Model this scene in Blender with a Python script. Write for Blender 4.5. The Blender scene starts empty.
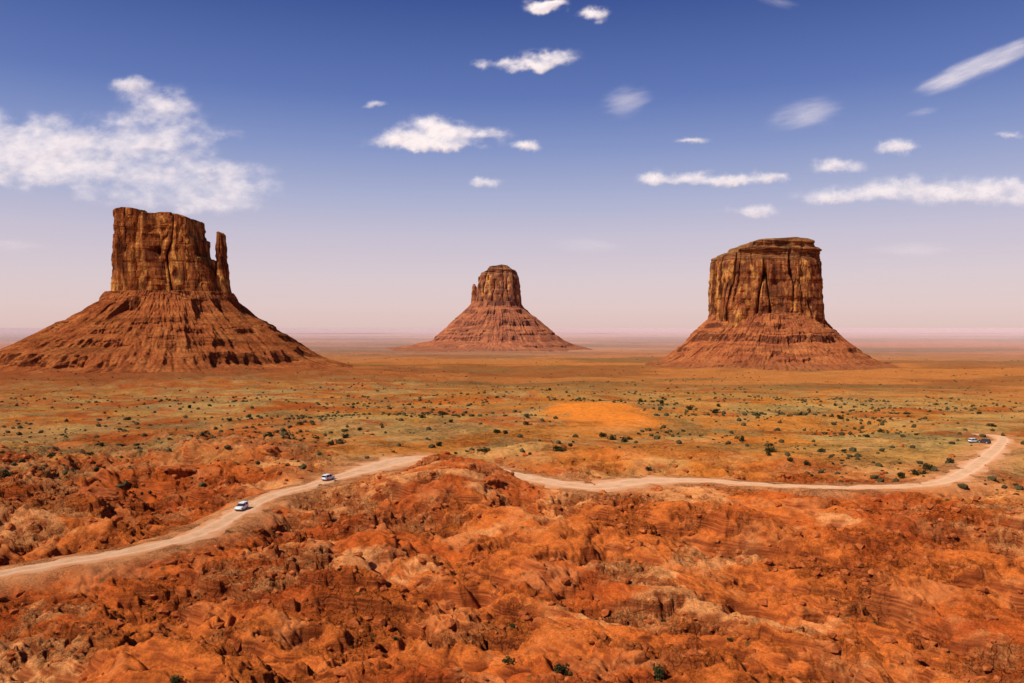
import bpy, bmesh, math, random
import numpy as np
from mathutils import Vector, Matrix
random.seed(7); rng=np.random.default_rng(7)
sc=bpy.context.scene
F=796.0; CAMZ=50.0; HOR=327.0
P=math.atan((341.5-HOR)/F)
def pxdir(px,py):
    x=(px-512)/F; yc=(341.5-py)/F
    return np.array([x, math.cos(P)+yc*math.sin(P), -math.sin(P)+yc*math.cos(P)])
def px_at_z(px,py,z):
    d=pxdir(px,py); t=(z-CAMZ)/d[2]; return d[0]*t,d[1]*t

# ---------------- noise -----------------
def _hash(ix,iy,seed):
    h=(ix.astype(np.int64)*374761393+iy.astype(np.int64)*668265263+seed*1274126177)&0xffffffff
    h=((h^(h>>13))*1274126177)&0xffffffff
    h=h^(h>>16)
    return (h&0xffffff)/float(0xffffff)
def vn(x,y,seed=0):
    x=np.asarray(x,float); y=np.asarray(y,float)
    fx=np.floor(x); fy=np.floor(y); tx=x-fx; ty=y-fy
    ix=fx.astype(np.int64); iy=fy.astype(np.int64)
    tx=tx*tx*tx*(tx*(tx*6-15)+10); ty=ty*ty*ty*(ty*(ty*6-15)+10)
    a=_hash(ix,iy,seed); b=_hash(ix+1,iy,seed); c=_hash(ix,iy+1,seed); d=_hash(ix+1,iy+1,seed)
    return (a*(1-tx)+b*tx)*(1-ty)+(c*(1-tx)+d*tx)*ty
def fbm(x,y,o=4,seed=0,g=0.5):
    s=0;a=1;t=0
    for i in range(o):
        s=s+a*vn(x,y,seed+i*17); t+=a; a*=g
        x,y=(x*1.6-y*1.2)+13.1,(x*1.2+y*1.6)+7.7
    return s/t
def ridged(x,y,o=4,seed=0):
    s=0;a=1;t=0
    for i in range(o):
        s=s+a*(1-np.abs(2*vn(x,y,seed+i*17)-1)); t+=a; a*=0.5
        x,y=(x*1.6-y*1.2)+3.1,(x*1.2+y*1.6)+9.7
    return s/t
def ss(a,b,x):
    t=np.clip((x-a)/(b-a),0,1); return t*t*(3-2*t)

# ---------------- road path -----------------
def base(r):
    return -30*ss(330,1300,r)
ctrl=[(-160,612,7),(-60,588,7),(0,573,7.5),(70,561,7.5),(130,551,7.5),(180,539,8.5),(215,526,9.5),(240,511,9),(275,495,8),(320,483,9),(350,474,13),(375,467,20),(400,460,22),(430,457,10),(470,462,7),(515,474,10),(550,481,14),(595,487,16),(640,481,17),(700,480,10),(760,484,8),(830,487,7.5),(900,486,8),(940,482,9),(965,472,10),(985,458,10.5),(998,446,10),(1003,439,8),(992,435,8),(972,434.5,7),(950,436,5)]
cp=[]
for a,b_,w in ctrl:
    z=0.0
    for _ in range(4):
        x,y=px_at_z(a,b_,z); z=float(base(math.hypot(x,y)))
    cp.append((x,y,w))
cp=np.array(cp)
path=[]
for i in range(1,len(cp)-2):
    p0,p1,p2,p3=cp[i-1],cp[i],cp[i+1],cp[i+2]
    n=max(2,int(np.hypot(*(p2-p1)[:2])/1.2))
    for k in range(n):
        t=k/n
        path.append(0.5*((2*p1)+(-p0+p2)*t+(2*p0-5*p1+4*p2-p3)*t*t+(-p0+3*p1-3*p2+p3)*t**3))
path=np.array(path)
for _ in range(6):
    path[1:-1]=(path[:-2]+path[1:-1]*2+path[2:])/4
def road_z(x,y):
    r=np.hypot(x,y)
    return base(r)+0.9*(fbm(x/70,y/70,2,91)-.5)
def road_dist(x,y):
    x=np.asarray(x,float);y=np.asarray(y,float)
    out=np.full(x.shape,999.0)
    r=np.hypot(x,y)
    m=(r>110)&(r<520)&(y>0)
    xs=x[m];ys=y[m]
    best=np.full(xs.shape,999.0)
    for i in range(0,len(path),3):
        d=np.hypot(xs-path[i,0],ys-path[i,1])-path[i,2]/2
        best=np.minimum(best,d)
    out[m]=best
    return out

# ---------------- terrain height ----------------
def gauss(x,y,cx,cy,sx,sy,a=0):
    c,s=math.cos(a),math.sin(a); u=(x-cx)*c+(y-cy)*s; v=-(x-cx)*s+(y-cy)*c
    return np.exp(-(u/sx)**2-(v/sy)**2)
def terr(h,step,k=0.3):
    t=h/step; f=np.floor(t); q=t-f
    return (f+np.clip((q-(1-k))/k,0,1)*0.9+q*0.1)*step
def roughw(x,y):
    r=np.hypot(x,y)
    n=fbm(x/60,y/60,3,5)
    left=ss(-20,-150,x)
    right=ss(120,220,x)
    return 1-0.9*ss(255+60*left+20*right,350+110*left+40*right,r+60*(n-.5))
def knoll(x,y): return gauss(x,y,-17,243,16,24)
def rocky(x,y): return ss(.38,.64,.55*fbm(x/26,y/20,5,29,.6)+.45*fbm(x/8,y/6,4,30,.6))
def natural(x,y,full=False,dist=None):
    r=np.hypot(x,y)
    rw=roughw(x,y)
    a=-0.62; c,s=math.cos(a),math.sin(a)
    u=(x*c+y*s); v=(-x*s+y*c)
    wx=u+13*(fbm(x/20,y/20,4,31)-.5); wy=v+13*(fbm(x/20,y/20,4,41)-.5)
    broad=(fbm(wx/85,wy/48,3,3)-.5)*18
    mid=(fbm(wx/24,wy/12,5,11)-.5)*8.5
    gul=-(ridged(wx/34,wy/17,4,61)**4)*7.0-(ridged(wx/11,wy/6,3,66)**4)*2.2
    hh=broad+mid+gul
    md=gauss(x,y,10,205,75,45,0.2)*3.0
    md=md+gauss(x,y,52,200,7,30,0.45)*3.5+gauss(x,y,28,160,30,9,-0.9)*3
    md=md+gauss(x,y,175,235,24,10,-0.5)*3.0+gauss(x,y,-118,275,26,8,0.15)*4.0+gauss(x,y,-150,235,16,9,-.2)*3
    md=md*(0.8+0.4*fbm(x/9,y/9,4,55))
    hh=hh*rw+md
    kn=knoll(x,y)
    if dist is not None:
        capz=.9+.085*np.clip(dist,0,200)+ 60*np.clip((dist-60)/60,0,1)
        over=hh-capz
        hh=np.where(over>0,capz+over*.12,hh)
    kh=7.7*(1-np.exp(-kn*2.6))/(1-math.exp(-2.6))
    kn2=gauss(x,y,-25,279,15,8.5); kh=np.maximum(kh,6.6*(1-np.exp(-kn2*2.6))/(1-math.exp(-2.6)))
    hh=hh*(1-ss(.05,.5,np.maximum(kn,kn2))*.75)+kh*(.9+.2*fbm(x/8,y/8,4,57))
    rk=rocky(x,y)
    m=ss(.30,.75,rk)*np.clip(rw*1.2,0,1)
    jit=1.2*(fbm(x/4.0,y/4.0,4,82)-.5)+2.2*(fbm(x/12,y/12,3,86)-.5)
    t1=terr(hh+jit,2.8,0.13)-jit*.5
    t2=terr(hh+jit*1.5+5,1.4,0.15)-5-jit*1.0
    pick=ss(.40,.50,fbm(x/24,y/20,3,88))
    tt=t1*pick+t2*(1-pick)
    hh=hh*(1-m*.9)+tt*m*.9
    fmask=0.32+.83*rk
    fine=(fbm(x/2.8,y/2.8,4,21)-.5)*1.5*fmask
    fine=fine+(np.abs(2*fbm(x/1.6,y/1.6,3,23)-1)-.2)*0.85*fmask
    crk=np.exp(-((fbm(wx/7,wy/5,4,95)-.5)/.018)**2)*.9
    h=hh+(fine-crk*fmask)*rw
    pw=ss(300,420,r)
    h=h+pw*((fbm(x/130,y/80,4,101)-.5)*9+(fbm(x/34,y/24,3,103)-.5)*2.0)*(1-ss(2500,6000,r)*0.7)
    h=h+gauss(x,y,52,495,38,50)*5+gauss(x,y,140,560,60,20)*4+gauss(x,y,-60,430,50,16)*3+gauss(x,y,20,640,90,25)*4+gauss(x,y,-150,560,80,22)*4
    sh=gauss(x,y,-560,1230,420,330)*16
    h=h+terr(sh+3*(fbm(x/90,y/60,4,111)-.5),3.5,.2)*ss(600,750,r)*ss(.5,1.2,sh)
    h=h+2.0*ss(150,90,r)
    if full: return base(r)+h,rk,crk*rw
    return base(r)+h
def H(x,y):
    x=np.asarray(x,float);y=np.asarray(y,float)
    d=road_dist(x,y); n=natural(x,y,dist=d)
    b=1-ss(1.0,13.0,d)
    return n*(1-b)+(road_z(x,y)-0.08)*b
def on_ground(px,py):
    z=0
    for _ in range(8):
        x,y=px_at_z(px,py,z); z=.5*z+.5*float(H(np.array([x]),np.array([y]))[0])
    return x,y,float(H(np.array([x]),np.array([y]))[0])

# ---------------- helpers ----------------
def new_obj(name,me,parent=None,**props):
    o=bpy.data.objects.new(name,me); sc.collection.objects.link(o)
    if parent: o.parent=parent
    for k,v in props.items(): o[k]=v
    return o
def np_mesh(name,co,faces,smooth=True,cols=None,attrs=None):
    me=bpy.data.meshes.new(name)
    co=np.asarray(co,np.float32).reshape(-1,3); faces=np.asarray(faces,np.int32); k=faces.shape[1]
    me.vertices.add(len(co)); me.vertices.foreach_set('co',co.ravel())
    me.loops.add(faces.size); me.loops.foreach_set('vertex_index',faces.ravel())
    me.polygons.add(len(faces)); me.polygons.foreach_set('loop_start',np.arange(0,faces.size,k,dtype=np.int32))
    me.update(calc_edges=True)
    me.polygons.foreach_set('use_smooth',np.full(len(faces),smooth))
    if cols is not None:
        a=me.attributes.new('Col','FLOAT_COLOR','POINT')
        c=np.ones((len(co),4),np.float32); c[:,:3]=np.asarray(cols).reshape(-1,3); a.data.foreach_set('color',c.ravel())
    for nm,v in (attrs or {}).items():
        v=np.asarray(v,np.float32)
        if v.size==len(co)*3:
            a=me.attributes.new(nm,'FLOAT_VECTOR','POINT'); a.data.foreach_set('vector',v.ravel())
        else:
            a=me.attributes.new(nm,'FLOAT','POINT'); a.data.foreach_set('value',v.ravel())
    me.update()
    return me
def grid_faces(n,m,closed=False):
    i=np.arange(n-1)[:,None]; mm=m if closed else m-1
    j=np.arange(mm)[None,:]; j2=(j+1)%m
    return np.stack([i*m+j+0*j,i*m+j2,(i+1)*m+j2,(i+1)*m+j+0*j],-1).reshape(-1,4)

class NT:
    def __init__(s,name):
        s.mat=bpy.data.materials.new(name); s.mat.use_nodes=True; s.t=s.mat.node_tree; s.t.nodes.clear()
        s.out=s.t.nodes.new('ShaderNodeOutputMaterial')
    def n(s,typ,ins=None,**p):
        nd=s.t.nodes.new(typ)
        for k,v in p.items(): setattr(nd,k,v)
        for k,v in (ins or {}).items():
            if isinstance(v,bpy.types.NodeSocket): s.t.links.new(v,nd.inputs[k])
            else: nd.inputs[k].default_value=v
        return nd
    def ramp(s,fac,stops):
        nd=s.t.nodes.new('ShaderNodeValToRGB'); s.t.links.new(fac,nd.inputs[0]); e=nd.color_ramp.elements
        while len(e)<len(stops): e.new(0.5)
        for el,(p,c) in zip(e,stops):
            el.position=p; el.color=(c,c,c,1) if not isinstance(c,tuple) else (*c,1)
        return nd.outputs[0]
    def mix(s,f,a,b,mode='MIX'):
        nd=s.t.nodes.new('ShaderNodeMix'); nd.data_type='RGBA'; nd.blend_type=mode
        for sock,v in ((nd.inputs[0],f),(nd.inputs[6],a),(nd.inputs[7],b)):
            if isinstance(v,bpy.types.NodeSocket): s.t.links.new(v,sock)
            else: sock.default_value=(*v,1) if isinstance(v,tuple) else v
        return nd.outputs[2]
    def math(s,op,a,b=0.0,clamp=False):
        nd=s.t.nodes.new('ShaderNodeMath'); nd.operation=op; nd.use_clamp=clamp
        for i,v in enumerate((a,b)):
            if isinstance(v,bpy.types.NodeSocket): s.t.links.new(v,nd.inputs[i])
            else: nd.inputs[i].default_value=v
        return nd.outputs[0]
    def noise(s,vec,scale,detail=5,rough=.55,dist=0.0):
        return s.n('ShaderNodeTexNoise',{'Vector':vec,'Scale':scale,'Detail':detail,'Roughness':rough,'Distortion':dist}).outputs[0]
    def mapv(s,vec,scale=(1,1,1)):
        return s.n('ShaderNodeMapping',{'Vector':vec,'Scale':scale}).outputs[0]
    def finish(s,col,rough=0.95,normal=None,spec=0.15):
        ins={'Base Color':col if isinstance(col,bpy.types.NodeSocket) else (*col,1),'Roughness':rough,'Specular IOR Level':spec}
        if normal is not None: ins['Normal']=normal
        b=s.n('ShaderNodeBsdfPrincipled',ins); s.t.links.new(b.outputs[0],s.out.inputs[0]); return s.mat
    def diffuse(s,col,normal=None):
        ins={'Color':col,'Roughness':0.3}
        if normal is not None: ins['Normal']=normal
        b=s.n('ShaderNodeBsdfDiffuse',ins); s.t.links.new(b.outputs[0],s.out.inputs[0]); return s.mat

# ---------------- materials ----------------
def mat_ground():
    m=NT('desert_ground'); pos=m.n('ShaderNodeNewGeometry'); p=pos.outputs['Position']
    col=m.n('ShaderNodeAttribute',attribute_name='Col').outputs['Color']
    scrub=m.n('ShaderNodeAttribute',attribute_name='scrub').outputs['Fac']
    rock=m.n('ShaderNodeAttribute',attribute_name='rock').outputs['Fac']
    rk=m.n('ShaderNodeAttribute',attribute_name='craggy').outputs['Fac']
    n1=m.noise(p,0.45,5,.70); n2=m.noise(p,3.0,4,.78); n3=m.noise(p,0.05,4,.65)
    am=m.math('ADD',m.math('MULTIPLY',rk,.35),.65)
    c=m.mix(am,col,m.mix(1.0,col,m.ramp(n1,[(.3,.52),(.5,1.0),(.70,1.35)]),'MULTIPLY'))
    c=m.mix(am,c,m.mix(1.0,c,m.ramp(n2,[(.34,.40),(.5,1.02),(.66,1.5)]),'MULTIPLY'))  # fine noise contrast in base colour, strengthened to stand in for micro shadow
    pan=m.math('MULTIPLY',m.ramp(n3,[(.52,0.0),(.62,1.0)]),0.6)
    c=m.mix(m.math('MULTIPLY',pan,rock),c,m.mix(0.5,c,(.78,.32,.11)))
    wp=m.n('ShaderNodeVectorMath',{0:p,1:m.n('ShaderNodeVectorMath',{0:m.n('ShaderNodeTexNoise',{'Vector':p,'Scale':.5,'Detail':3}).outputs[1],'Scale':3.2},operation='SCALE').outputs[0]},operation='ADD').outputs[0]
    ve=m.n('ShaderNodeTexVoronoi',{'Vector':m.mapv(wp,(1,1,.6)),'Scale':.33},feature='DISTANCE_TO_EDGE').outputs['Distance']
    ck=m.math('MULTIPLY',m.ramp(ve,[(.0,1.0),(.04,0.0)]),m.math('MULTIPLY',rock,rk))
    nz=m.n('ShaderNodeSeparateXYZ',{0:pos.outputs['Normal']}).outputs[2]
    st=m.math('MULTIPLY',m.ramp(nz,[(.58,1.0),(.86,0.0)]),rock)
    zc=m.noise(m.mapv(p,(.1,.1,3.0)),1.0,3)
    rc=m.ramp(zc,[(.35,(.12,.024,.009)),(.5,(.29,.056,.015)),(.65,(.46,.12,.032))])
    c=m.mix(m.math('MULTIPLY',st,.8),c,rc)
    c=m.mix(m.math('MULTIPLY',ck,.65),c,(.07,.014,.006))
    vo=m.n('ShaderNodeTexVoronoi',{'Vector':p,'Scale':0.42,'Randomness':1.0})
    th=m.ramp(vo.outputs['Distance'],[(.16,1.0),(.30,0.0)])
    rnd=m.n('ShaderNodeSeparateColor',{0:vo.outputs['Color']}).outputs[0]
    tm=m.math('MULTIPLY',th,m.math('LESS_THAN',rnd,m.math('MULTIPLY',scrub,.8)))
    c=m.mix(m.math('MULTIPLY',tm,.8),c,(.11,.072,.021))
    bn=m.math('ADD',m.noise(p,1.5,6,.80),m.math('MULTIPLY',m.noise(p,.25,3,.6),1.0))
    bn=m.math('SUBTRACT',bn,m.math('MULTIPLY',ck,.35))
    b=m.n('ShaderNodeBump',{'Height':bn,'Strength':m.math('ADD',m.math('MULTIPLY',rk,.45),.55),'Distance':1.4})
    return m.diffuse(c,b.outputs[0])
def mat_road():
    m=NT('dirt_road'); p=m.n('ShaderNodeNewGeometry').outputs['Position']
    uv=m.n('ShaderNodeAttribute',attribute_name='across').outputs['Fac']
    n1=m.noise(p,.22,7,.65); n2=m.noise(p,2.0,5,.7)
    c=m.ramp(n1,[(.3,(.60,.30,.135)),(.55,(.74,.42,.23)),(.75,(.82,.52,.33))])
    c=m.mix(.5,c,m.ramp(n2,[(.3,.7),(.7,1.2)]),'MULTIPLY')
    tr=m.ramp(m.math('ABSOLUTE',m.math('SUBTRACT',m.math('ABSOLUTE',uv),.42)),[(.0,1.1),(.2,.88)])
    c=m.mix(.8,c,tr,'MULTIPLY')
    edge=m.ramp(m.math('ADD',m.math('ABSOLUTE',uv),m.math('MULTIPLY',m.math('SUBTRACT',n1,.5),2.6)),[(.45,0.0),(1.0,1.0)])
    c=m.mix(m.math('MULTIPLY',edge,.9),c,(.58,.20,.062))
    b=m.n('ShaderNodeBump',{'Height':n2,'Strength':.5,'Distance':.15})
    return m.diffuse(c,b.outputs[0])
HZ=(.52,.30,.26)  # aerial haze tint, painted into the butte base colours
def mat_cliff(name,haze=0.0,seed=0.0):
    m=NT(name); g=m.n('ShaderNodeNewGeometry'); p=m.n('ShaderNodeVectorMath',{0:g.outputs['Position'],1:(seed,seed*2,0)},operation='ADD').outputs[0]
    crev=m.n('ShaderNodeAttribute',attribute_name='crev').outputs['Fac']
    cap=m.n('ShaderNodeAttribute',attribute_name='cap').outputs['Fac']
    a=m.noise(m.mapv(p,(.05,.05,.014)),1.0,8,.66,.9)
    b_=m.noise(m.mapv(p,(.18,.18,.04)),1.0,7,.7,.5)
    h=m.noise(m.mapv(p,(.02,.02,.25)),1.0,5,.6)
    blot=m.noise(p,.03,6,.65)
    c=m.ramp(a,[(.35,(.10,.028,.014)),(.44,(.29,.078,.025)),(.52,(.48,.150,.040)),(.61,(.82,.36,.085))])
    c=m.mix(.95,c,m.ramp(b_,[(.36,.25),(.48,.95),(.64,1.4)]),'MULTIPLY')
    c=m.mix(.5,c,m.ramp(h,[(.35,.55),(.5,1.0),(.65,1.2)]),'MULTIPLY')
    c=m.mix(m.ramp(blot,[(.52,0.0),(.62,.65)]),c,(.12,.036,.018))
    hc=m.noise(m.mapv(p,(.03,.03,.45)),1.0,5,.65)
    cc=m.ramp(hc,[(.38,(.06,.024,.013)),(.5,(.24,.08,.030)),(.62,(.55,.24,.07))])
    c=m.mix(m.math('MULTIPLY',cap,.8),c,cc)
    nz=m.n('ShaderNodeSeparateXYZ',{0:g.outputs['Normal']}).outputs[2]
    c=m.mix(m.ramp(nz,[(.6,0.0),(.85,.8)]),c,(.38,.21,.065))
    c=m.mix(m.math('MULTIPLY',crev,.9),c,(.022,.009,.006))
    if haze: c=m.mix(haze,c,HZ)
    hb=m.math('ADD',b_,m.math('MULTIPLY',m.noise(p,.3,7,.72),.7))
    bp=m.n('ShaderNodeBump',{'Height':hb,'Strength':1.0,'Distance':7.0})
    return m.diffuse(c,bp.outputs[0])
def mat_talus(name,haze=0.0):
    m=NT(name); g=m.n('ShaderNodeNewGeometry'); p=g.outputs['Position']
    n1=m.noise(p,.03,5,.62); n2=m.noise(p,.2,7,.75); h=m.noise(m.mapv(p,(.007,.007,.13)),1.0,7,.7,.5)
    c=m.ramp(n1,[(.3,(.32,.076,.023)),(.5,(.45,.122,.034)),(.7,(.57,.190,.052))])
    c=m.mix(.55,c,m.ramp(h,[(.40,.40),(.48,.95),(.60,1.25)]),'MULTIPLY')
    c=m.mix(.75,c,m.ramp(n2,[(.35,.45),(.5,1.0),(.66,1.35)]),'MULTIPLY')
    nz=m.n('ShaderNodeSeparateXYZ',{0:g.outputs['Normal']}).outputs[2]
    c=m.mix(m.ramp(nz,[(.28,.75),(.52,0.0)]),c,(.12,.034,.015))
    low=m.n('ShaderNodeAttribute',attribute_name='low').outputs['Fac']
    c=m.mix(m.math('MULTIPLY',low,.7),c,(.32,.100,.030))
    vo=m.n('ShaderNodeTexVoronoi',{'Vector':p,'Scale':.12})
    sp=m.math('MULTIPLY',m.ramp(vo.outputs['Distance'],[(.16,.7),(.28,0.0)]),m.math('ADD',low,.15))
    c=m.mix(sp,c,(.07,.045,.018))
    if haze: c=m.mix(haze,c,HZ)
    bp=m.n('ShaderNodeBump',{'Height':m.math('ADD',n2,m.math('MULTIPLY',h,.8)),'Strength':1.0,'Distance':5.0})
    return m.diffuse(c,bp.outputs[0])
def mat_rock():
    m=NT('red_sandstone'); g=m.n('ShaderNodeNewGeometry'); p=g.outputs['Position']
    n=m.noise(p,.9,6,.65); h=m.noise(m.mapv(p,(.2,.2,3.5)),1.0,4)
    c=m.ramp(n,[(.3,(.26,.052,.015)),(.5,(.45,.105,.027)),(.7,(.62,.20,.055))])
    c=m.mix(.6,c,m.ramp(h,[(.35,.6),(.65,1.2)]),'MULTIPLY')
    bp=m.n('ShaderNodeBump',{'Height':m.noise(p,2.5,6,.7),'Strength':.9,'Distance':.35})
    return m.diffuse(c,bp.outputs[0])
def mat_leaf(name,a,b):
    m=NT(name); p=m.n('ShaderNodeNewGeometry').outputs['Position']
    c=m.ramp(m.noise(p,1.6,3),[(.3,a),(.7,b)])
    return m.finish(c,.85,None,.1)
def mat_plain(name,col,rough=.5,spec=.5,metal=0):
    m=NT(name); p=m.n('ShaderNodeTexCoord').outputs['Object']
    c=m.mix(m.ramp(m.noise(p,1.5,3),[(.4,0.0),(.8,.25)]),col,tuple(min(1,x*.6+.02) for x in col))
    return m.finish(c,rough,None,spec)
def mat_cloud(name):
    m=NT(name); a=m.n('ShaderNodeAttribute',attribute_name='alpha').outputs['Fac']
    pf=m.n('ShaderNodeAttribute',attribute_name='puff').outputs['Vector']
    nn=m.n('ShaderNodeVectorMath',{0:m.n('ShaderNodeVectorMath',{0:pf,'Scale':.42},operation='SCALE').outputs[0],1:(-.30,-.36,.42)},operation='ADD').outputs[0]
    nn=m.n('ShaderNodeVectorMath',{0:nn},operation='NORMALIZE').outputs[0]
    d=m.n('ShaderNodeBsdfDiffuse',{'Color':(.70,.665,.66,1),'Normal':nn})
    t=m.n('ShaderNodeBsdfTransparent')
    mx=m.n('ShaderNodeMixShader',{0:a,1:t.outputs[0],2:d.outputs[0]})
    m.t.links.new(mx.outputs[0],m.out.inputs[0]); return m.mat

# ---------------- ground ----------------
th=np.concatenate([np.arange(-50,-36,0.25),np.arange(-36,36,0.085),np.arange(36,50,.25),np.arange(50,310,4.0)])
th=np.radians(th)
rr=[0.5,10,25,40,55,68]
r=78.0
while r<430: rr.append(r); r*=1.0027
while r<3500: rr.append(r); r*=1.009
while r<95000: rr.append(r); r*=1.05
rr=np.array(rr)
R,T=np.meshgrid(rr,th,indexing='ij')
X=R*np.sin(T); Y=R*np.cos(T)
dist=road_dist(X,Y)
nat,rk,crk=natural(X,Y,True,dist)
bl=1-ss(1.0,13.0,dist)
Z=nat*(1-bl)+(road_z(X,Y)-0.08)*bl
def mixc(a,b,t): return a*(1-t[...,None])+np.array(b)*t[...,None]
n_a=fbm(X/55,Y/40,5,201); n_b=fbm(X/14,Y/12,5,211,.6); n_c=fbm(X/160,Y/90,4,221); n_d=fbm(X/5,Y/5,3,231)
col=np.zeros(X.shape+(3,))+np.array([.54,.108,.019])
col=mixc(col,(.39,.063,.014),ss(.50,.66,n_b)*.6)
col=mixc(col,(.64,.160,.029),ss(.46,.62,n_a)*.8)
col=mixc(col,(.74,.31,.10),ss(.54,.68,fbm(X/26,Y/18,5,241,.6))*.8)
col=mixc(col,(.42,.074,.015),rk*.3)
col=mixc(col,(.17,.028,.010),np.clip(crk*1.3,0,1)*(1-bl)*.7*(.3+.7*rk))
left=ss(-40,-170,X)
gold=ss(250,340,R+90*(n_a-.5)+(-25)*left)
gc=np.zeros_like(col)+np.array([.49,.170,.032])
gc=mixc(gc,(.50,.240,.058),ss(.38,.54,n_c))
gc=mixc(gc,(.60,.185,.028),ss(.54,.66,n_a)*.8)
gc=mixc(gc,(.46,.100,.024),left*ss(.35,.6,n_b)*.8)
gc=mixc(gc,(.42,.085,.020),ss(.55,.67,fbm(X/45,Y/25,4,246))*.7)
gc=mixc(gc,(.50,.33,.11),ss(.50,.64,fbm(X/38,Y/30,5,248,.6))*.5)
gc=mixc(gc,(.27,.20,.075),ss(.56,.68,fbm(X/30,Y/22,5,249,.6))*.5)
col=col*(1-gold[...,None])+gc*gold[...,None]
dk=ss(650,1150,R+300*(n_c-.5)-160*left)
dc=np.zeros_like(col)+np.array([.31,.100,.029])
dc=mixc(dc,(.23,.105,.034),ss(.50,.64,fbm(X/300,Y/150,5,251,.6)))
dc=mixc(dc,(.50,.165,.040),ss(.46,.58,fbm(X/420,Y/200,5,261,.6)))
dc=mixc(dc,(.27,.062,.020),gauss(X,Y,-560,1230,460,340))
col=col*(1-dk[...,None]*.85)+dc*dk[...,None]*.85
dune=np.zeros_like(X)
for (px,py,sx,sy,k) in [(597,416,31,86,1.0),(690,462,45,14,.45),(480,398,50,30,.25),(690,400,60,25,.3),(770,444,60,12,.4)]:
    x0,y0=px_at_z(px,py,-2)
    g=gauss(X,Y,x0,y0,sx,sy)*(0.15+1.7*n_b*(.5+n_a))
    t=ss(.10,.72,g)*k
    col=mixc(col,(.78,.225,.030),t); dune=np.maximum(dune,t)
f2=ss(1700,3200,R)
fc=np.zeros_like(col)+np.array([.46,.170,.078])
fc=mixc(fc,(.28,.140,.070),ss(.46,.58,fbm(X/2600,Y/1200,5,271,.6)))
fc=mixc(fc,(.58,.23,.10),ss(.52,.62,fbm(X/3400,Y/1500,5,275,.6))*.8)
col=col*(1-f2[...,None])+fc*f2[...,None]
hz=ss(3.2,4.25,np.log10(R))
col=mixc(col,(.60,.42,.395),hz*.97)  # aerial haze painted into the base colour, growing with distance from origin
dust=(1-ss(0,9,dist+7*(n_d-.5)))*.85
col=mixc(col,(.62,.26,.095),dust)
scrub=gold*(.30+.8*ss(.4,.62,n_c))*(1-dust)*(1-ss(1500,3500,R))
scrub=np.clip(scrub+.05*(1-gold),0,1)*(1-dune)
rockm=1-ss(330,520,R)
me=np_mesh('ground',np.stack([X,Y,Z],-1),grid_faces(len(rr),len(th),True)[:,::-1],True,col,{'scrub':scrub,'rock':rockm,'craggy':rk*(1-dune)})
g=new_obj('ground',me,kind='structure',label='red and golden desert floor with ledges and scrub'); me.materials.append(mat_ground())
def on_dune(x,y):
    x0,y0=px_at_z(597,416,-2); return gauss(x,y,x0,y0,29,82)>.33

# ---------------- road mesh ----------------
tan=np.gradient(path[:,:2],axis=0); tan/=np.linalg.norm(tan,axis=1)[:,None]; nor=np.stack([-tan[:,1],tan[:,0]],1)
nu=9; V=[];A=[]
sarc=np.concatenate([[0],np.cumsum(np.hypot(*np.diff(path[:,:2],axis=0).T))])
for k in range(nu):
    a=-1+2*k/(nu-1)
    wob=1+ (0.8*(fbm(sarc/6,np.full_like(sarc,3.0*(a>0)),5,401,.6)-.5)*2 if abs(a)>.7 else 0)
    xy=path[:,:2]+nor*(path[:,2:3]/2*a)*np.reshape(wob,(-1,1) if np.ndim(wob) else (1,1))
    z=road_z(xy[:,0],xy[:,1])+0.05-0.25*max(0,abs(a)-.8)/.2
    V.append(np.column_stack([xy,z])); A.append(np.full(len(path),a))
V=np.stack(V,1); A=np.stack(A,1)
me=np_mesh('road',V,grid_faces(len(path),nu),True,None,{'across':A}); me.materials.append(mat_road())
new_obj('road',me,kind='structure',label='pale dusty dirt road winding over red desert')

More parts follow.
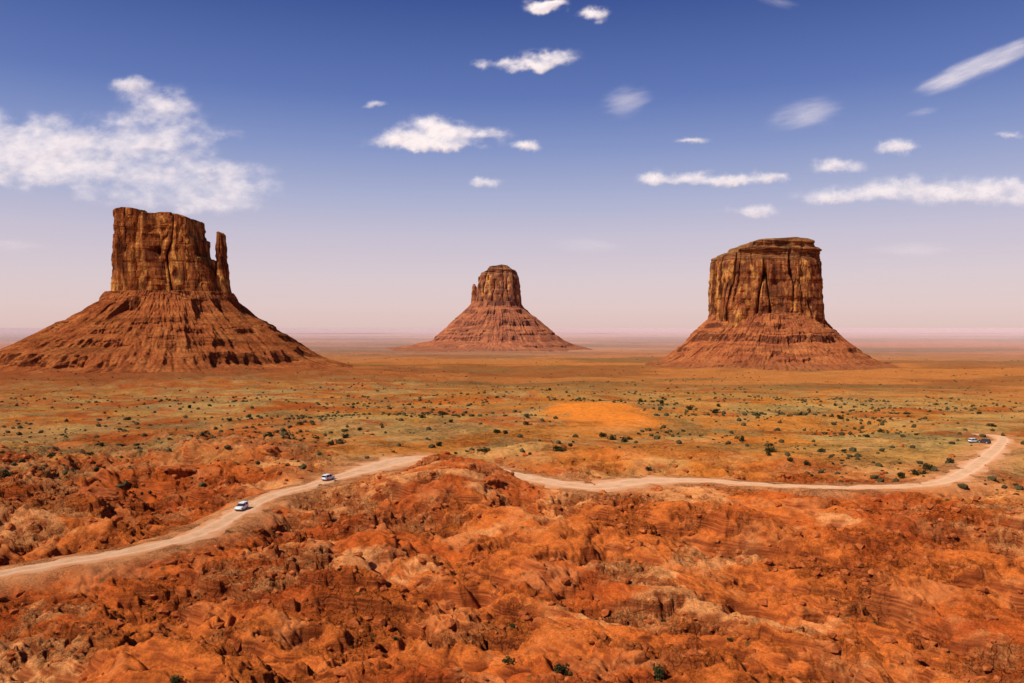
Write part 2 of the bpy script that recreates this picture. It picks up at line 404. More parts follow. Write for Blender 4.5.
# ---------------- buttes ----------------
def make_cliff(name,parent,D,top,ledge,redge,basey,depth,mat,capy=None,nuu=640,nv=150,seed=1,flute=1.0,dy=0.0,exp=0.6,shift=3.0):
    s=D/F
    pL=min([b for a,b in ledge]); pR=max([b for a,b in redge]); b=(pR-pL)/2*s*depth
    fb=.5*b
    dl,dr=(D+fb,D-fb) if (pL+pR)/2>512 else (D-fb,D+fb)
    zf=lambda py: CAMZ-(np.asarray(py,float)-HOR)*(D-.4*b)/F
    def xf(px):
        px=np.asarray(px,float); t=np.clip((px-pL)/(pR-pL),0,1)
        return (px-512)*(dl*(1-t)+dr*t)/F
    tx=xf([t[0] for t in top]); tz=zf([t[1] for t in top])
    lz=zf([a for a,b_ in ledge])[::-1]; lx=xf([b_ for a,b_ in ledge])[::-1]
    rz=zf([a for a,b_ in redge])[::-1]; rx=xf([b_ for a,b_ in redge])[::-1]
    zb=float(zf(basey))-14*s*0.8
    u=np.linspace(0,2*np.pi,nuu,endpoint=False)
    cu=np.sign(np.cos(u))*np.abs(np.cos(u))**exp; su=np.sign(np.sin(u))*np.abs(np.sin(u))**exp
    wmax=(rx.max()-lx.min())/2
    def outline(z):
        L=np.interp(z,lz,lx); Rr=np.interp(z,rz,rx)
        c=(L+Rr)/2; a=(Rr-L)/2
        return c+a*cu, su*b*(a/wmax)**.6
    x0,y0=outline(np.full(nuu,zf(basey)))
    qx,qy=x0,y0
    xt,yt=outline(np.full(nuu,tz.max()))
    topz=np.interp(xt*0.985+0.015*x0.mean(),tx,tz)
    capz=float(zf(capy)) if capy else 1e9
    rows=[];crv=[];cap=[]
    for i in range(nv):
        v=i/(nv-1)
        z=zb+(topz-zb)*v
        x,y=outline(z)
        n1=fbm(qx/38+seed,qy/38+z/260,3,seed*7)-.5
        w=(fbm(qx/30,qy/30+z/90,2,seed*7+3)-.5)*1.2
        big=np.abs(2*vn(qx/26+w+seed*3.1,qy/26+z/420,seed*7+5)-1)
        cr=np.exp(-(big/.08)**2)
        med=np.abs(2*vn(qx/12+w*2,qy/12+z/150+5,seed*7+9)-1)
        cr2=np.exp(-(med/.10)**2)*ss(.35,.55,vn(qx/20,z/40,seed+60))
        hs=vn(z/7.5,z*0+seed,seed+50)-.5
        hs2=vn(z/2.6+qx/60,qy/60,seed+51)-.5
        blk=np.floor(vn(qx/12+w,z/16+qy/12,seed+52)*4)/4-.4
        m=flute*(-12*cr-5*cr2+11*n1+(np.sqrt(big)-.7)*5+blk*6)
        st=hs*3.0+hs2*1.3
        cp_=ss(capz-4,capz+4,z)
        m=m*(1-cp_*.55)+st*(.55+1.5*cp_)
        m=m+ss(.12,0,v)*3.5
        rad=np.hypot(x-x.mean(),y)
        k=1+np.clip(m-shift*min(1,flute*1.0),-30,2.5)/np.maximum(rad,8)
        xc=(np.interp(z,lz,lx)+np.interp(z,rz,rx))/2
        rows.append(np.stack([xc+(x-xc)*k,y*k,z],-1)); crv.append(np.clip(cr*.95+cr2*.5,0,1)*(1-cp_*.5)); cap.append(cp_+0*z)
    last=rows[-1]; cx,cy=last[:,0].mean(),last[:,1].mean()
    for q in np.concatenate([np.linspace(.985,.8,10),np.linspace(.78,0.02,26)]):
        x=cx+(last[:,0]-cx)*q; y=cy+(last[:,1]-cy)*q
        z=np.interp(x,tx,tz)
        n=(fbm(x/12+seed,y/12,4,seed+70)-.5)*5
        z=z+n*ss(1,.9,np.full_like(x,q))
        if q>.97: z=np.minimum(z,last[:,2]+6)
        rows.append(np.stack([x,y,z],-1)); crv.append(0*x); cap.append(0*x+(1 if capy else .2))
    Vv=np.stack(rows,0)
    Vv[...,1]+=D+dy
    me=np_mesh(name,Vv,grid_faces(Vv.shape[0],nuu,True),True,None,{'crev':np.stack(crv),'cap':np.stack(cap)})
    me.materials.append(mat)
    o=new_obj(name,me,parent); o.matrix_parent_inverse=Matrix.Translation(-parent.location)
    return o
def make_talus(parent,D,cxpx,prof,mat,seed=1,nph=1200,nt=320,depth=.95,dy=0):
    s=D/F; cx=(cxpx-512)*s
    py=np.array([p[0] for p in prof],float); L=(cxpx-np.array([p[1] for p in prof]))*s; Rg=(np.array([p[2] for p in prof])-cxpx)*s
    zz=CAMZ-(py-HOR)*s
    ztop=zz[0]; zbot=-50.0
    zz=np.append(zz,zbot); L=np.append(L,L[-1]*1.15+60); Rg=np.append(Rg,Rg[-1]*1.15+60)
    order=np.argsort(zz)
    ph=np.linspace(0,2*np.pi,nph,endpoint=False); c=np.cos(ph); sn=np.sin(ph)
    w=(c+1)/2
    rows=[];low=[]
    zs=np.linspace(ztop,zbot,nt)
    lev=np.sort(np.random.default_rng(seed).uniform(zbot,ztop,13)); lev=np.concatenate([[zbot-1],lev,[ztop+1]])
    zbase=zz[-2]
    for z in zs:
        jit=(fbm(c*5+9,sn*5+9+z/150,4,seed+5)-.5)*12
        zq=np.clip(z+jit,zbot,ztop)
        ii=np.clip(np.searchsorted(lev,zq)-1,0,len(lev)-2); a_=lev[ii]; h_=lev[ii+1]-a_
        q=(zq-a_)/h_; tz_=a_+h_*np.clip(q/.45,0,1)-jit
        msk=ss(.45,.60,fbm(c*5+20+ii*3.3,sn*5+ii*1.7,4,seed+9))
        ze=np.clip(z*(1-msk*.7)+tz_*msk*.7,zbot,ztop)
        l=np.interp(ze,zz[order],L[order]); rg=np.interp(ze,zz[order],Rg[order])
        rad=l*(1-w)+rg*w
        dep=1-(1-depth)*np.abs(sn)
        t=(ztop-z)/(ztop-zbot)
        wv=(fbm(c*9+3,sn*9+t*2.5,3,seed+18)-.5)*.8
        gl=ridged(c*6+3+wv,sn*6+t*1.5+wv,5,seed+20)
        gl2=ridged(c*19+3+wv,sn*19+t*3+wv,3,seed+24)
        g2=fbm(c*15,sn*15+z/30,4,seed+30)-.5
        g3=fbm(c*50,sn*50+z/8,3,seed+33)-.5
        am=.98+ss(0.0,.22,np.full(1,t))*(-.060*(gl-.55)-.030*(gl2-.55)+.055*g2)+.028*g3
        rad=rad*dep*am
        rows.append(np.stack([cx+rad*c,D+dy+rad*sn,z+0*c+2.5*g3],-1)); low.append(0*c+ss(zbase+16,zbase-4,z+20*g2))
    tp=rows[0]; inner=tp.copy(); inner[:,0]=cx+(tp[:,0]-cx)*.05; inner[:,1]=D+dy+(tp[:,1]-D-dy)*.05
    V=np.stack([inner]+rows,0); lw=np.stack([low[0]*0]+low,0)
    me=np_mesh('talus_slope',V,grid_faces(V.shape[0],nph,True)[:,::-1],True,None,{'low':lw}); me.materials.append(mat)
    o=new_obj('talus_slope',me,parent); o.matrix_parent_inverse=Matrix.Translation(-parent.location)
    return o
def butte_empty(D,cxpx,label):
    e=bpy.data.objects.new('butte',None); sc.collection.objects.link(e)
    e.location=((cxpx-512)*D/F,D,-30); e['label']=label; e['category']='butte'; e.empty_display_size=20
    return e
D1=1480
b1=butte_empty(D1,172,'massive red sandstone butte with thin thumb-like side spire')
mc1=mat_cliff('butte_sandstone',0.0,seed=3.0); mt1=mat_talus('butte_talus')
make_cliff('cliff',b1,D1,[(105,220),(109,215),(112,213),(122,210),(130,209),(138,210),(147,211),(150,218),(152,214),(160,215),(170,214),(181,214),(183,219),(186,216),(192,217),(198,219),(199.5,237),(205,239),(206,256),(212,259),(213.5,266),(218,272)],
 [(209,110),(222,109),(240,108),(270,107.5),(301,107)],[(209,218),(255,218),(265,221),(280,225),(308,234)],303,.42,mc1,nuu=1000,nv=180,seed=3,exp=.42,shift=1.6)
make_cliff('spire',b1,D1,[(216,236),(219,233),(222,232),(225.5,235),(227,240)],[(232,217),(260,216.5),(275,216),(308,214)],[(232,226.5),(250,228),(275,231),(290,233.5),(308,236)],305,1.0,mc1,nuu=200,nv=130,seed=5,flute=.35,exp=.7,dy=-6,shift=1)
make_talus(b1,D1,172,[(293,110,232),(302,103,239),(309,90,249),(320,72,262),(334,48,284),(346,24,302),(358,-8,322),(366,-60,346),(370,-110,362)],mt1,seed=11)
D2=2900
b2=butte_empty(D2,496,'smaller distant red sandstone butte with tiny side pinnacle')
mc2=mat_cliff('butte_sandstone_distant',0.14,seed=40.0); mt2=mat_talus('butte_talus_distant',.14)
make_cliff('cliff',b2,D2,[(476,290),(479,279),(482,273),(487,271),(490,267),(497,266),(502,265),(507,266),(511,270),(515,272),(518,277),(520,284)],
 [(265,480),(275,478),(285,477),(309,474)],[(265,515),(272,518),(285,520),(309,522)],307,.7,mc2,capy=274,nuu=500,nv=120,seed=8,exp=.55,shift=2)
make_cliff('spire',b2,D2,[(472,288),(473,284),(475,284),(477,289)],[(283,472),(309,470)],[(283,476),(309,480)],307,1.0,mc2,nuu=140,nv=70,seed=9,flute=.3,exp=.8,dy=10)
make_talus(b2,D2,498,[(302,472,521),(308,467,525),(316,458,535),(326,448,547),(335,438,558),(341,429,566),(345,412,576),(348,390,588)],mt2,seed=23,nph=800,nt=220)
D3=1720
b3=butte_empty(D3,765,'broad flat-topped red sandstone butte on a sloping talus cone')
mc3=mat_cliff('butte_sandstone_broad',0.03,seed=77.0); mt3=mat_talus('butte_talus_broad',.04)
make_cliff('cliff',b3,D3,[(707,262),(710,258),(712,255),(722,254),(725,250),(734,249),(737,244),(745,242),(760,241),(782,240),(797,241),(803,243),(805,249),(813,251),(817,255),(823,262)],
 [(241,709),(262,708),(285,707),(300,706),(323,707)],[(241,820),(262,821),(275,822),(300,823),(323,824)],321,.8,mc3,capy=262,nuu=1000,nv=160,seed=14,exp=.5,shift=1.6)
make_talus(b3,D3,765,[(314,712,818),(322,705,825),(332,695,835),(342,685,846),(351,675,857),(359,664,870),(363,648,884)],mt3,seed=37)

# ---------------- rocks ----------------
def ico(sub):
    bm=bmesh.new(); bmesh.ops.create_icosphere(bm,subdivisions=sub,radius=1); v=np.array([a.co[:] for a in bm.verts]); f=np.array([[q.index for q in a.verts] for a in bm.faces]); bm.free(); return v,f
def rockshape(v,seed,flat=.6):
    r_=np.random.default_rng(seed); v=v.copy()
    for _ in range(13):
        n=r_.normal(size=3); n/=np.linalg.norm(n); d=.5+.3*r_.random()
        k=v@n; over=np.clip(k-d,0,None); v-=over[:,None]*n
    v*=1+.12*(fbm(v[:,0]*3+seed,v[:,1]*3+v[:,2]*3,3,seed)-.5)[:,None]
    v[:,2]*=flat; v[:,0]*=1.2; return v
mrock=mat_rock()
v3,f3=ico(3); v1,f1=ico(1)
rockm_=[]
for i in range(7):
    me=np_mesh('boulder',rockshape(v3,100+i,.55+.08*(i%4)),f3,False); me.materials.append(mrock); rockm_.append(me)
N=70000
rad=np.sqrt(rng.uniform(88**2,380**2,N)); ang=rng.uniform(-.68,.68,N)
cx=rad*np.sin(ang); cy=rad*np.cos(ang)
hz0=H(cx,cy); gx=(H(cx+.8,cy)-hz0)/.8; gy=(H(cx,cy+.8)-hz0)/.8
slope=np.hypot(gx,gy); rdd=road_dist(cx,cy); rw_=roughw(cx,cy)
score=np.clip(slope,0,1.2)*rw_*(.15+.75*rocky(cx,cy))*(rdd>2.5)
pr=rng.random(N)<np.clip(score*.7,0,.6)
idx=np.where(pr)[0]; size=.12+1.35*rng.random(len(idx))**7
o_=np.argsort(-size/ rad[idx]); idx=idx[o_]; size=size[o_]
for k in range(min(260,len(idx))):
    i=idx[k]; sz=size[k]
    o=new_obj('boulder',rockm_[k%7]); o.location=(cx[i],cy[i],hz0[i]+sz*.02); o.rotation_euler=(rng.uniform(-.25,.25),rng.uniform(-.25,.25),rng.uniform(0,6.28)); o.scale=(sz,sz*rng.uniform(.7,1.1),sz*rng.uniform(.7,1.1))
    o['label']='angular red sandstone boulder lying on rocky red slope'; o['category']='boulder'; o['group']='sandstone boulders scattered over the rocky ground'
rest=idx[260:12000]; rs=size[260:12000]
Vs=[];Fs=[];off=0
for k,(i,sz) in enumerate(zip(rest,rs)):
    a=rng.uniform(0,6.28); c,s=math.cos(a),math.sin(a); v=v1*(.75+.5*rng.random((len(v1),1)))*np.array([sz*1.2,sz*.9,sz*.65])
    v=np.stack([v[:,0]*c-v[:,1]*s+cx[i],v[:,0]*s+v[:,1]*c+cy[i],v[:,2]+hz0[i]+sz*.1],1)
    Vs.append(v);Fs.append(f1+off);off+=len(v1)
me=np_mesh('rock_rubble',np.concatenate(Vs),np.concatenate(Fs),False); me.materials.append(mrock)
new_obj('rock_rubble',me,kind='stuff',label='loose red sandstone rubble strewn along the ledges',category='rocks')
def slab(px,py,w,d,h,rot,seed):
    x,y,z=on_ground(px,py)
    nu_=110; rows=[]; u=np.linspace(0,2*np.pi,nu_,endpoint=False)
    base_r=1+.45*(fbm(np.cos(u)*1.8+seed,np.sin(u)*1.8,5,seed,.65)-.5)*2
    levels=[(-1.2,.62),(0,.58),(.45,.55),(.55,.93),(.65,1.0),(.72,.96),(.78,1.02),(.95,.98),(1.0,.93),(1.04,.7),(1.06,.35),(1.07,.02)]
    for zz,k in levels:
        rr_=base_r*k*(1+.1*(fbm(np.cos(u)*9+zz*5,np.sin(u)*9,3,seed+3)-.5)*2)
        rows.append(np.stack([np.cos(u)*rr_*w/2,np.sin(u)*rr_*d/2,zz*h*(1-.4*np.cos(u)**2*(zz>.5))+.8*(fbm(np.cos(u)*k*3,np.sin(u)*k*3,3,seed)-.5)],-1))
    me=np_mesh('rock_ledge',np.stack(rows),grid_faces(len(rows),nu_,True),False); me.materials.append(mrock)
    o=new_obj('rock_ledge',me); o.location=(x,y,z-.1); o.rotation_euler=(.05,0.03,rot)
    o['label']='flat overhanging red sandstone ledge casting dark shadow'; o['category']='rock ledge'; o['group']='overhanging sandstone ledges'
for a in [(88,504,16,10,4.0,.1,1),(180,471,13,6,2.2,-.1,2),(494,486,7,5,1.8,.1,4),(596,503,6,3,1.5,.1,8)]:
    slab(*a)

# ---------------- shrubs ----------------
def shrubmesh(seed,n=420):
    r_=np.random.default_rng(seed)
    cl=[]
    for _ in range(9):
        a=r_.uniform(0,6.28); q=r_.uniform(0,.75); cl.append((q*math.cos(a),q*math.sin(a),r_.uniform(.25,.75),r_.uniform(.28,.45)))
    V=[];Fc=[]
    for i in range(n):
        c=cl[r_.integers(len(cl))]; d=r_.normal(size=3); d/=np.linalg.norm(d)
        p=np.array(c[:3])+d*c[3]*r_.uniform(.6,1.05); p[2]=max(p[2],.04)
        a=r_.normal(size=3); a/=np.linalg.norm(a); b=np.cross(a,r_.normal(size=3)); b/=np.linalg.norm(b); s=r_.uniform(.06,.13)
        k=len(V); V+= [p-a*s,p+b*s*.7,p+a*s*1.2,p-b*s*.7]; Fc.append([k,k+1,k+2,k+3])
    for c in cl:
        k=len(V); e=np.array(c[:3]); V+=[np.array([-.03,0,-.15]),np.array([.03,0,-.15]),e+[.015,0,0],e-[.015,0,0]]; Fc.append([k,k+1,k+2,k+3])
    return np_mesh('desert_shrub',np.array(V),np.array(Fc),False)
mlA=mat_leaf('juniper_leaf',(.026,.026,.007),(.060,.052,.015)); mlB=mat_leaf('sage_leaf',(.09,.065,.02),(.19,.13,.045))
shA=[];shB=[]
for i in range(5):
    me=shrubmesh(300+i); me.materials.append(mlA); shA.append(me)
    me=shrubmesh(330+i,300); me.materials.append(mlB); shB.append(me)
def put_shrub(x,y,sz,k,dark=True,h=1.0):
    z=float(H(np.array([x]),np.array([y]))[0])
    red=math.hypot(x,y)<270
    o=new_obj('desert_shrub',(shA if dark else shB)[k%5]); o.location=(x,y,z-.05*sz); o.rotation_euler=(0,0,random.uniform(0,6.28)); o.scale=(sz/2*1.05,sz/2*random.uniform(.85,1.15),sz/2*h*random.uniform(.85,1.15))
    o['label']=('%s desert shrub growing on %s'%('dark green' if dark else 'dry olive grey','rocky red ground' if red else 'golden scrubby sand')); o['category']='shrub'; o['group']='desert shrubs scattered over the valley floor'
man=[(657,680,16,1.5),(561,668,21,.9),(509,663,12,1),(177,682,16,.8),(340,443,9,1),(330,445,7,1),(346,438,7,1),(562,452,9,1),(570,447,7,1),(612,440,9,1),(604,437,8,1),(624,442,8,1),(590,461,9,1),(440,446,8,1),(422,418,7,1),(527,425,6,1),(742,441,8,1),(770,452,9,1),(790,462,8,1),(806,465,8,1),(822,452,7,1),(716,413,8,1),(690,410,8,1),(662,404,7,1),(640,402,6,1),(628,461,7,1),(648,470,7,1),(486,452,8,1),(505,434,7,1),(838,598,8,1),(930,470,10,1),(915,474,9,1),(950,463,8,1),(874,625,8,.8),(250,417,6,1),(229,421,6,1),(270,440,8,1),(300,425,6,1),(190,408,5,1),(395,640,7,.8),(512,627,8,.9),(340,578,6,.8),(663,617,6,.8),(455,595,6,.7),(115,612,7,.8),(730,640,7,.7)]
for k,(px,py,w,h) in enumerate(man):
    x,y,z=on_ground(px,py)
    put_shrub(x,y,w*y/F*1.25,k,True,h)
N=12000
ra=np.sqrt(rng.uniform(280**2,700**2,N)); an=rng.uniform(-.62,.62,N); sx=ra*np.sin(an); sy=ra*np.cos(an)
dens=ss(.46,.66,fbm(sx/40,sy/40,4,601))+.35*gauss(sx,sy,-90,400,90,70); dd=road_dist(sx,sy)
ok=np.where((rng.random(N)<(dens*.45+.025)*(.35+.65*(ra<500)))&(dd>3)&(~on_dune(sx,sy)))[0]
for k,i in enumerate(ok[:215]): put_shrub(sx[i],sy[i],1.4+3.0*rng.random()**1.7,k,rng.random()<.92,rng.uniform(.8,1.1))
fa=np.sqrt(rng.uniform(95**2,265**2,38)); fb=rng.uniform(-.58,.58,38)
for k in range(38):
    x=fa[k]*math.sin(fb[k]); y=fa[k]*math.cos(fb[k])
    if road_dist(np.array([x]),np.array([y]))[0]>3: put_shrub(x,y,.5+.7*rng.random(),k,rng.random()<.4,.8)
Vs=[];Fs=[];off=0
ra2=np.exp(rng.uniform(math.log(420),math.log(2300),16000)); an2=rng.uniform(-.68,.68,16000)
x2=ra2*np.sin(an2); y2=ra2*np.cos(an2); d2=ss(.46,.64,fbm(x2/80,y2/80,4,611)); k2=(rng.random(16000)<d2*.5+.06)&(~on_dune(x2,y2))
x2=np.concatenate([x2[k2],sx[ok[215:]]]); y2=np.concatenate([y2[k2],sy[ok[215:]]]); z2=H(x2,y2)
for x,y,z in zip(x2,y2,z2):
    s=.4+1.2*rng.random()**2.3
    v=v1*(.6+.7*rng.random((len(v1),1)))*np.array([s,s,s*.75]); v=v+np.array([x,y,z+.35*s]); Vs.append(v);Fs.append(f1+off);off+=len(v1)
me=np_mesh('scrub',np.concatenate(Vs),np.concatenate(Fs),False); me.materials.append(mat_leaf('scrub_leaf',(.045,.036,.013),(.10,.075,.026)))
new_obj('scrub',me,kind='stuff',label='low dark desert scrub dotting the valley floor',category='scrub')

# ---------------- vehicles ----------------
mwhite=mat_plain('white_paint',(.80,.80,.78),.35); mdark=mat_plain('dark_paint',(.05,.042,.038),.6,.2); mglass=mat_plain('window_glass',(.02,.022,.025),.25,.3)
mtyre=mat_plain('tyre_rubber',(.02,.02,.02),.9,.2); mrim=mat_plain('wheel_metal',(.5,.5,.5),.3); mhl=mat_plain('headlight_glass',(.7,.7,.65),.1); mtl=mat_plain('taillight_red',(.4,.02,.02),.3); mtrim=mat_plain('black_trim',(.03,.03,.03),.7)
def prism(name,prof,w,wtop,zbelt,bev=.05):
    bm=bmesh.new(); zmax=max(p[1] for p in prof)
    def hw(z): return w if z<=zbelt else w+(wtop-w)*(z-zbelt)/(zmax-zbelt+1e-6)
    a=[bm.verts.new((x,-hw(z),z)) for x,z in prof]; b=[bm.verts.new((x,hw(z),z)) for x,z in prof]
    bm.faces.new(a[::-1]); bm.faces.new(b)
    n=len(prof)
    for i in range(n): bm.faces.new((a[i],a[(i+1)%n],b[(i+1)%n],b[i]))
    bmesh.ops.recalc_face_normals(bm,faces=bm.faces)
    if bev: bmesh.ops.bevel(bm,geom=list(bm.edges),offset=bev,segments=2,affect='EDGES',profile=.6)
    me=bpy.data.meshes.new(name); bm.to_mesh(me); bm.free(); return me
def cyl(name,r_,w_,seg=28):
    bm=bmesh.new(); bmesh.ops.create_cone(bm,cap_ends=True,segments=seg,radius1=r_,radius2=r_,depth=w_)
    bmesh.ops.rotate(bm,verts=bm.verts,cent=(0,0,0),matrix=Matrix.Rotation(math.pi/2,3,'X'))
    bmesh.ops.bevel(bm,geom=[e for e in bm.edges if e.calc_face_angle(0)>1],offset=w_*.12,segments=2,affect='EDGES')
    me=bpy.data.meshes.new(name); bm.to_mesh(me); bm.free(); return me
def boxm(name,sx,sy,sz,bev=.02):
    bm=bmesh.new(); bmesh.ops.create_cube(bm,size=1); bmesh.ops.scale(bm,vec=(sx,sy,sz),verts=bm.verts); bmesh.ops.bevel(bm,geom=list(bm.edges),offset=bev,segments=2,affect='EDGES'); me=bpy.data.meshes.new(name); bm.to_mesh(me); bm.free(); return me
def vehicle(px,py,paint,label,rev=False,offside=0.0,heading=None,group=None):
    x,y=px_at_z(px,py,0.2)
    i=int(np.argmin(np.hypot(path[:,0]-x,path[:,1]-y)))
    if heading is None:
        x,y=path[i,0]+nor[i,0]*offside,path[i,1]+nor[i,1]*offside; a=math.atan2(tan[i,1],tan[i,0])+(math.pi if rev else 0); z=float(road_z(x,y))+.06
    else:
        a=heading; z=float(H(np.array([x]),np.array([y]))[0])+.1
    e=bpy.data.objects.new('car',None); sc.collection.objects.link(e); e.location=(x,y,z); e.rotation_euler=(0,0,a)
    e['label']=label; e['category']='car'
    if group: e['group']=group
    def add(nm,me,mat,loc=(0,0,0),par=None):
        if not me.materials: me.materials.append(mat)
        o=new_obj(nm,me,par or e); o.location=loc; return o
    body=[(-2.45,.42),(-2.5,.95),(-2.45,1.12),(1.05,1.12),(2.2,1.0),(2.45,.8),(2.48,.42),(1.95,.32),(-2.0,.32)]
    add('body',prism('body',body,.97,.93,.9,.06),paint)
    add('window',prism('window',[(-2.38,1.10),(-2.15,1.78),(.35,1.80),(1.12,1.10)],.90,.76,1.1,.03),mglass)
    add('roof',prism('roof',[(-2.25,1.76),(-2.2,1.88),(.25,1.90),(.42,1.78)],.79,.74,1.78,.03),paint)
    for sx in (1,-1):
        add('window_pillar',boxm('window_pillar',.12,.05,.70),paint,(-.55,sx*.85,1.46)).rotation_euler=(sx*.2,0,0)
        add('window_pillar',boxm('window_pillar',.20,.05,.70),paint,(-2.12,sx*.85,1.46)).rotation_euler=(sx*.2,0.25,0)
        add('headlight',boxm('headlight',.12,.38,.18),mhl,(2.42,sx*.68,.80)); add('taillight',boxm('taillight',.1,.18,.36),mtl,(-2.47,sx*.80,.92))
        add('mirror',boxm('mirror',.12,.2,.16),mtrim,(.75,sx*1.04,1.18))
        for wx in (1.5,-1.5):
            w=add('wheel',cyl('wheel',.39,.26),mtyre,(wx,sx*.88,.38)); add('rim',cyl('rim',.24,.06),mrim,(0,sx*.125,0),w)
    add('bumper',boxm('bumper',.2,1.85,.26,.05),mtrim,(2.45,0,.45)); add('bumper',boxm('bumper',.2,1.85,.26,.05),mtrim,(-2.45,0,.45))
    add('door',prism('door',[(-.48,.45),(-.48,1.08),(.85,1.08),(.85,.45)],.985,.95,.9,.01),paint)
    return e
vehicle(249,509,mwhite,'white off-road car driving along pale dirt road',True,.6)
vehicle(332,480,mwhite,'white off-road car driving uphill on dirt road',False,.6)
vehicle(974,440,mwhite,'white car parked on sandy pull-out beside shrubs',heading=.3,group='cars parked beside the dirt road')
vehicle(984,441,mdark,'dark car parked on sandy pull-out beside shrubs',heading=2.2,group='cars parked beside the dirt road')

# ---------------- clouds ----------------
def make_cloud(blobs,label,wisp=0,ang=0.0,op=1.0,seed=1,D=9000,soft=.9):
    bx=[(b[0]-b[2]*2.0-8,b[0]+b[2]*2.0+8,b[1]-b[3]*2.4-8,b[1]+b[3]*2.4+8) for b in blobs]
    x0=min(b[0] for b in bx);x1=max(b[1] for b in bx);y0=min(b[2] for b in bx);y1=max(b[3] for b in bx)
    n=int((x1-x0)/.7)+2; m=int((y1-y0)/.6)+2
    PX,PY=np.meshgrid(np.linspace(x0,x1,n),np.linspace(y0,y1,m))
    wx_=PX+11*(fbm(PX/15,PY/15,5,seed+200,.58)-.5); wy_=PY+10*(fbm(PX/15,PY/15,5,seed+210,.58)-.5)
    if wisp: wx_,wy_=PX,PY
    inv=np.ones_like(PX)
    for b in blobs:
        wgt=b[4] if len(b)>4 else 1.0
        dx=(wx_-b[0]); dy=(wy_-b[1]); c,s=math.cos(ang),math.sin(ang)
        u=dx*c-dy*s; v=dx*s+dy*c
        ryy=np.where(v>0,b[3]*(.78 if not wisp else 1),b[3])
        inv*=1-wgt*np.exp(-((u/b[2])**2+(v/ryy)**2)*1.1)
    dn=1-inv
    c,s=math.cos(ang),math.sin(ang); u=PX*c-PY*s; v=PX*s+PY*c
    nl=fbm(PX/24+seed,PY/15,3,seed+4)
    if wisp:
        nz=fbm(u/38+seed,v/8,5,seed,.5)
        d=dn*1.2+(nz-.5)*.8*np.minimum(1,dn*3)-.12; a=ss(0,1.3,d)*np.minimum(1,dn*3)
    else:
        nz=fbm(PX/21+seed,PY/12,5,seed,.54)
        d=dn*1.3+(nz-.5)*1.45*np.minimum(1,dn*2.2)-.17; a=ss(0,soft*1.4,d)
    edge=np.minimum.reduce([PX-x0,x1-PX,PY-y0,y1-PY]); a=a*ss(0,6,edge)*op
    pxm=D/F
    big=(dn*9+((nl-.5)*14+(nz-.5)*4)*np.clip(dn*1.3,0,1)) if not wisp else dn*2
    gy,gx=np.gradient(big,PY[:,0],PX[0])
    puff=np.stack([-gx,-np.ones_like(gx),gy],-1); puff/=np.linalg.norm(puff,axis=-1,keepdims=True)
    rel=dn*.8
    dirs=np.stack([(PX-512)/F,np.ones_like(PX),(HOR-PY)/F],-1)
    Pn=dirs*D; Pn[...,2]+=CAMZ; Pn[...,1]-=rel*pxm
    me=np_mesh('cloud',Pn,grid_faces(m,n)[:,::-1],True,None,{'alpha':a,'puff':puff}); me.materials.append(mcloud)
    ctr=Pn.reshape(-1,3).mean(0); o=new_obj('cloud',me)
    me.transform(Matrix.Translation(-Vector(ctr))); o.location=Vector(ctr)
    o['label']=label; o['category']='cloud'; o['group']='white clouds in the hazy blue sky'
mcloud=mat_cloud('cloud_vapour')
make_cloud([(-5,145,50,28),(20,160,50,24),(55,150,44,26),(95,148,44,26),(135,145,40,24),(160,108,30,17),(178,138,34,24),(135,88,20,9,.95),(205,182,60,20,.9),(150,172,78,20,.9),(245,190,42,13,.75),(200,206,80,14,.65),(60,177,75,15,.75),(225,135,26,9,.55),(120,200,65,10,.45)],'broad bank of puffy white cumulus cloud',seed=3,soft=1.15,op=.88)
make_cloud([(543,10,19,8),(556,5,10,5)],'small bright white puffy cloud',seed=5,soft=.7)
make_cloud([(590,15,16,7),(597,24,8,4,.5)],'small bright white puffy cloud',seed=6,soft=.8)
make_cloud([(550,60,27,11),(535,67,16,6),(508,68,16,8,.6),(480,66,10,5,.5)],'elongated white puffy cloud with ragged tail',seed=7,soft=.8)
make_cloud([(405,140,30,11),(432,131,28,15),(452,137,28,12),(488,135,24,7,.65),(440,146,52,7)],'white flat-based cumulus cloud with wispy tail',seed=8,soft=.9)
make_cloud([(524,147,15,6)],'tiny white puffy cloud',seed=9)
make_cloud([(375,107,13,4,.8)],'tiny thin white cloud shred',seed=10,op=.7)
make_cloud([(483,183,18,5.5,.9)],'tiny thin white cloud shred',seed=11,op=.7)
make_cloud([(625,104,26,15,.8)],'soft blurred wispy white cloud',wisp=1,ang=.25,op=.55,seed=12)
make_cloud([(806,116,36,15,.8)],'soft blurred wispy white cloud',wisp=1,ang=.2,op=.55,seed=13)
make_cloud([(975,68,50,11,.8),(945,80,30,10,.6),(1010,52,34,8,.7)],'diagonal streak of white wispy cloud',wisp=1,ang=.38,op=.8,seed=14)
make_cloud([(688,142,18,4.5,.9)],'tiny thin white cloud shred',seed=15,op=.75)
make_cloud([(660,181,26,6,.8),(692,178,30,9),(715,182,26,6),(755,179,32,6,.9)],'long low flat white cloud',seed=16,op=.92)
make_cloud([(752,212,26,7,.9)],'small flat white cloud',seed=17,op=.65)
make_cloud([(835,167,26,10,.9)],'small ragged white cloud',seed=18,op=.85,soft=.9)
make_cloud([(897,149,22,9,.9)],'small ragged white cloud',seed=19,op=.85,soft=.9)
make_cloud([(835,197,48,9,.85),(900,190,45,13,.9),(955,195,50,14,.95),(1010,193,45,15,.95),(1060,195,40,14,.9)],'long low bank of white cumulus cloud',seed=20,op=.85,soft=1.0)
make_cloud([(1008,137,15,4,.8)],'tiny thin white cloud shred',seed=21,op=.7)
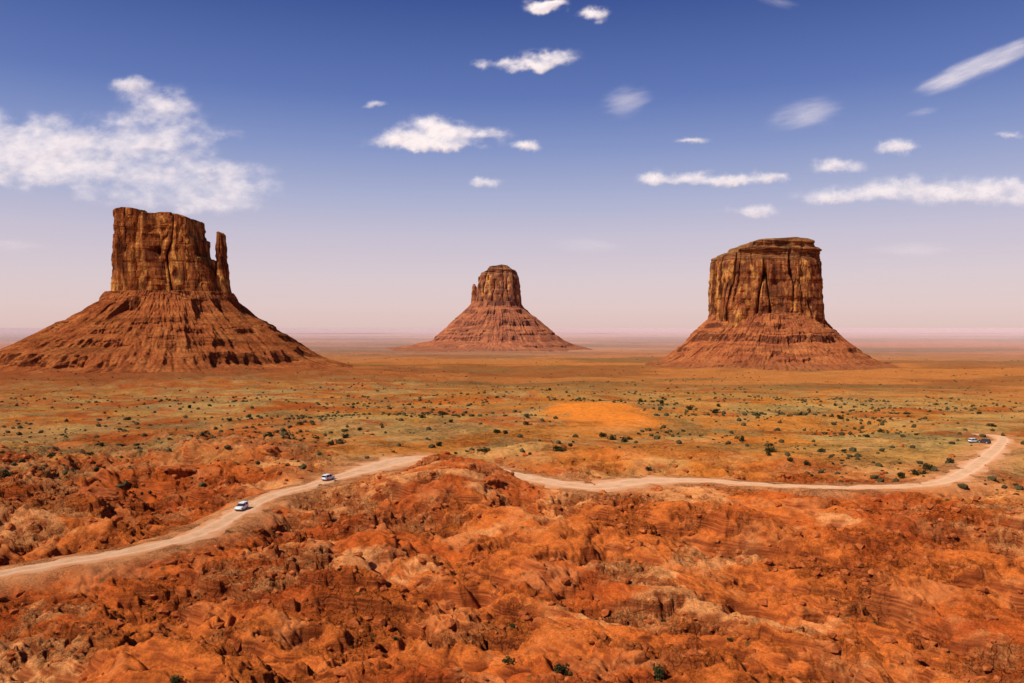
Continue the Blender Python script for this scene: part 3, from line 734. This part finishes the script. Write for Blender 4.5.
make_cloud([(585,246,40,9,.6)],'faint hazy cloud near horizon',wisp=1,op=.3,seed=22)
make_cloud([(918,250,50,8,.7)],'faint hazy cloud near horizon',wisp=1,op=.3,seed=23)
make_cloud([(15,246,40,7,.7)],'faint hazy cloud near horizon',wisp=1,op=.3,seed=24)
make_cloud([(775,5,26,6,.6)],'faint thin wispy cloud',wisp=1,op=.4,seed=25,ang=-.2)
make_cloud([(920,114,18,5,.6)],'faint thin wispy cloud',wisp=1,op=.4,seed=26,ang=.2)

# ---------------- world, sun, camera ----------------
sd=Vector((-.60,-.36,.71)).normalized()
elev=math.asin(sd.z); rot=math.atan2(sd.x,sd.y)
w=bpy.data.worlds.new('World'); sc.world=w; w.use_nodes=True; nt=w.node_tree; nt.nodes.clear()
out=nt.nodes.new('ShaderNodeOutputWorld'); bg=nt.nodes.new('ShaderNodeBackground'); bg.inputs[1].default_value=.1; nt.links.new(bg.outputs[0],out.inputs[0])
sky=nt.nodes.new('ShaderNodeTexSky'); sky.sky_type='NISHITA'; sky.sun_disc=False; sky.sun_elevation=elev; sky.sun_rotation=rot; sky.dust_density=2.0; sky.altitude=1700
tc=nt.nodes.new('ShaderNodeTexCoord'); sep=nt.nodes.new('ShaderNodeSeparateXYZ'); nt.links.new(tc.outputs['Generated'],sep.inputs[0])
mu=nt.nodes.new('ShaderNodeMath'); mu.operation='MULTIPLY'; mu.inputs[1].default_value=2.0; mu.use_clamp=True; nt.links.new(sep.outputs[2],mu.inputs[0])
rp=nt.nodes.new('ShaderNodeValToRGB'); nt.links.new(mu.outputs[0],rp.inputs[0])
st=[(0.0,(225,193,188)),(.05,(227,200,199)),(.118,(221,202,207)),(.22,(204,194,211)),(.315,(175,179,210)),(.43,(136,151,200)),(.55,(96,119,183)),(.76,(56,80,149)),(1.0,(42,62,132))]
def lin(c): return tuple(((v/255+.055)/1.055)**2.4 for v in c)
e=rp.color_ramp.elements
while len(e)<len(st): e.new(.5)
for el,(p,c) in zip(e,st): el.position=p; el.color=(*lin(c),1)
sc10=nt.nodes.new('ShaderNodeVectorMath'); sc10.operation='SCALE'; sc10.inputs['Scale'].default_value=10.0; nt.links.new(rp.outputs[0],sc10.inputs[0])
mx=nt.nodes.new('ShaderNodeMix'); mx.data_type='RGBA'; mx.inputs[0].default_value=.9
nt.links.new(sky.outputs[0],mx.inputs[6]); nt.links.new(sc10.outputs[0],mx.inputs[7]); nt.links.new(mx.outputs[2],bg.inputs[0])
sl=bpy.data.lights.new('sun','SUN'); sl.energy=5.0; sl.angle=math.radians(.5); sl.color=(1,.95,.87)
so=bpy.data.objects.new('sun',sl); sc.collection.objects.link(so); so.rotation_euler=sd.to_track_quat('Z','Y').to_euler()
cam=bpy.data.cameras.new('camera'); cam.lens=36*F/1024; cam.sensor_width=36; cam.clip_end=250000; cam.clip_start=1
co=bpy.data.objects.new('camera',cam); sc.collection.objects.link(co); co.location=(0,0,CAMZ); co.rotation_euler=(math.pi/2-P,0,0); sc.camera=co
sc.view_settings.view_transform='Standard'; sc.view_settings.look='None'; sc.view_settings.exposure=0
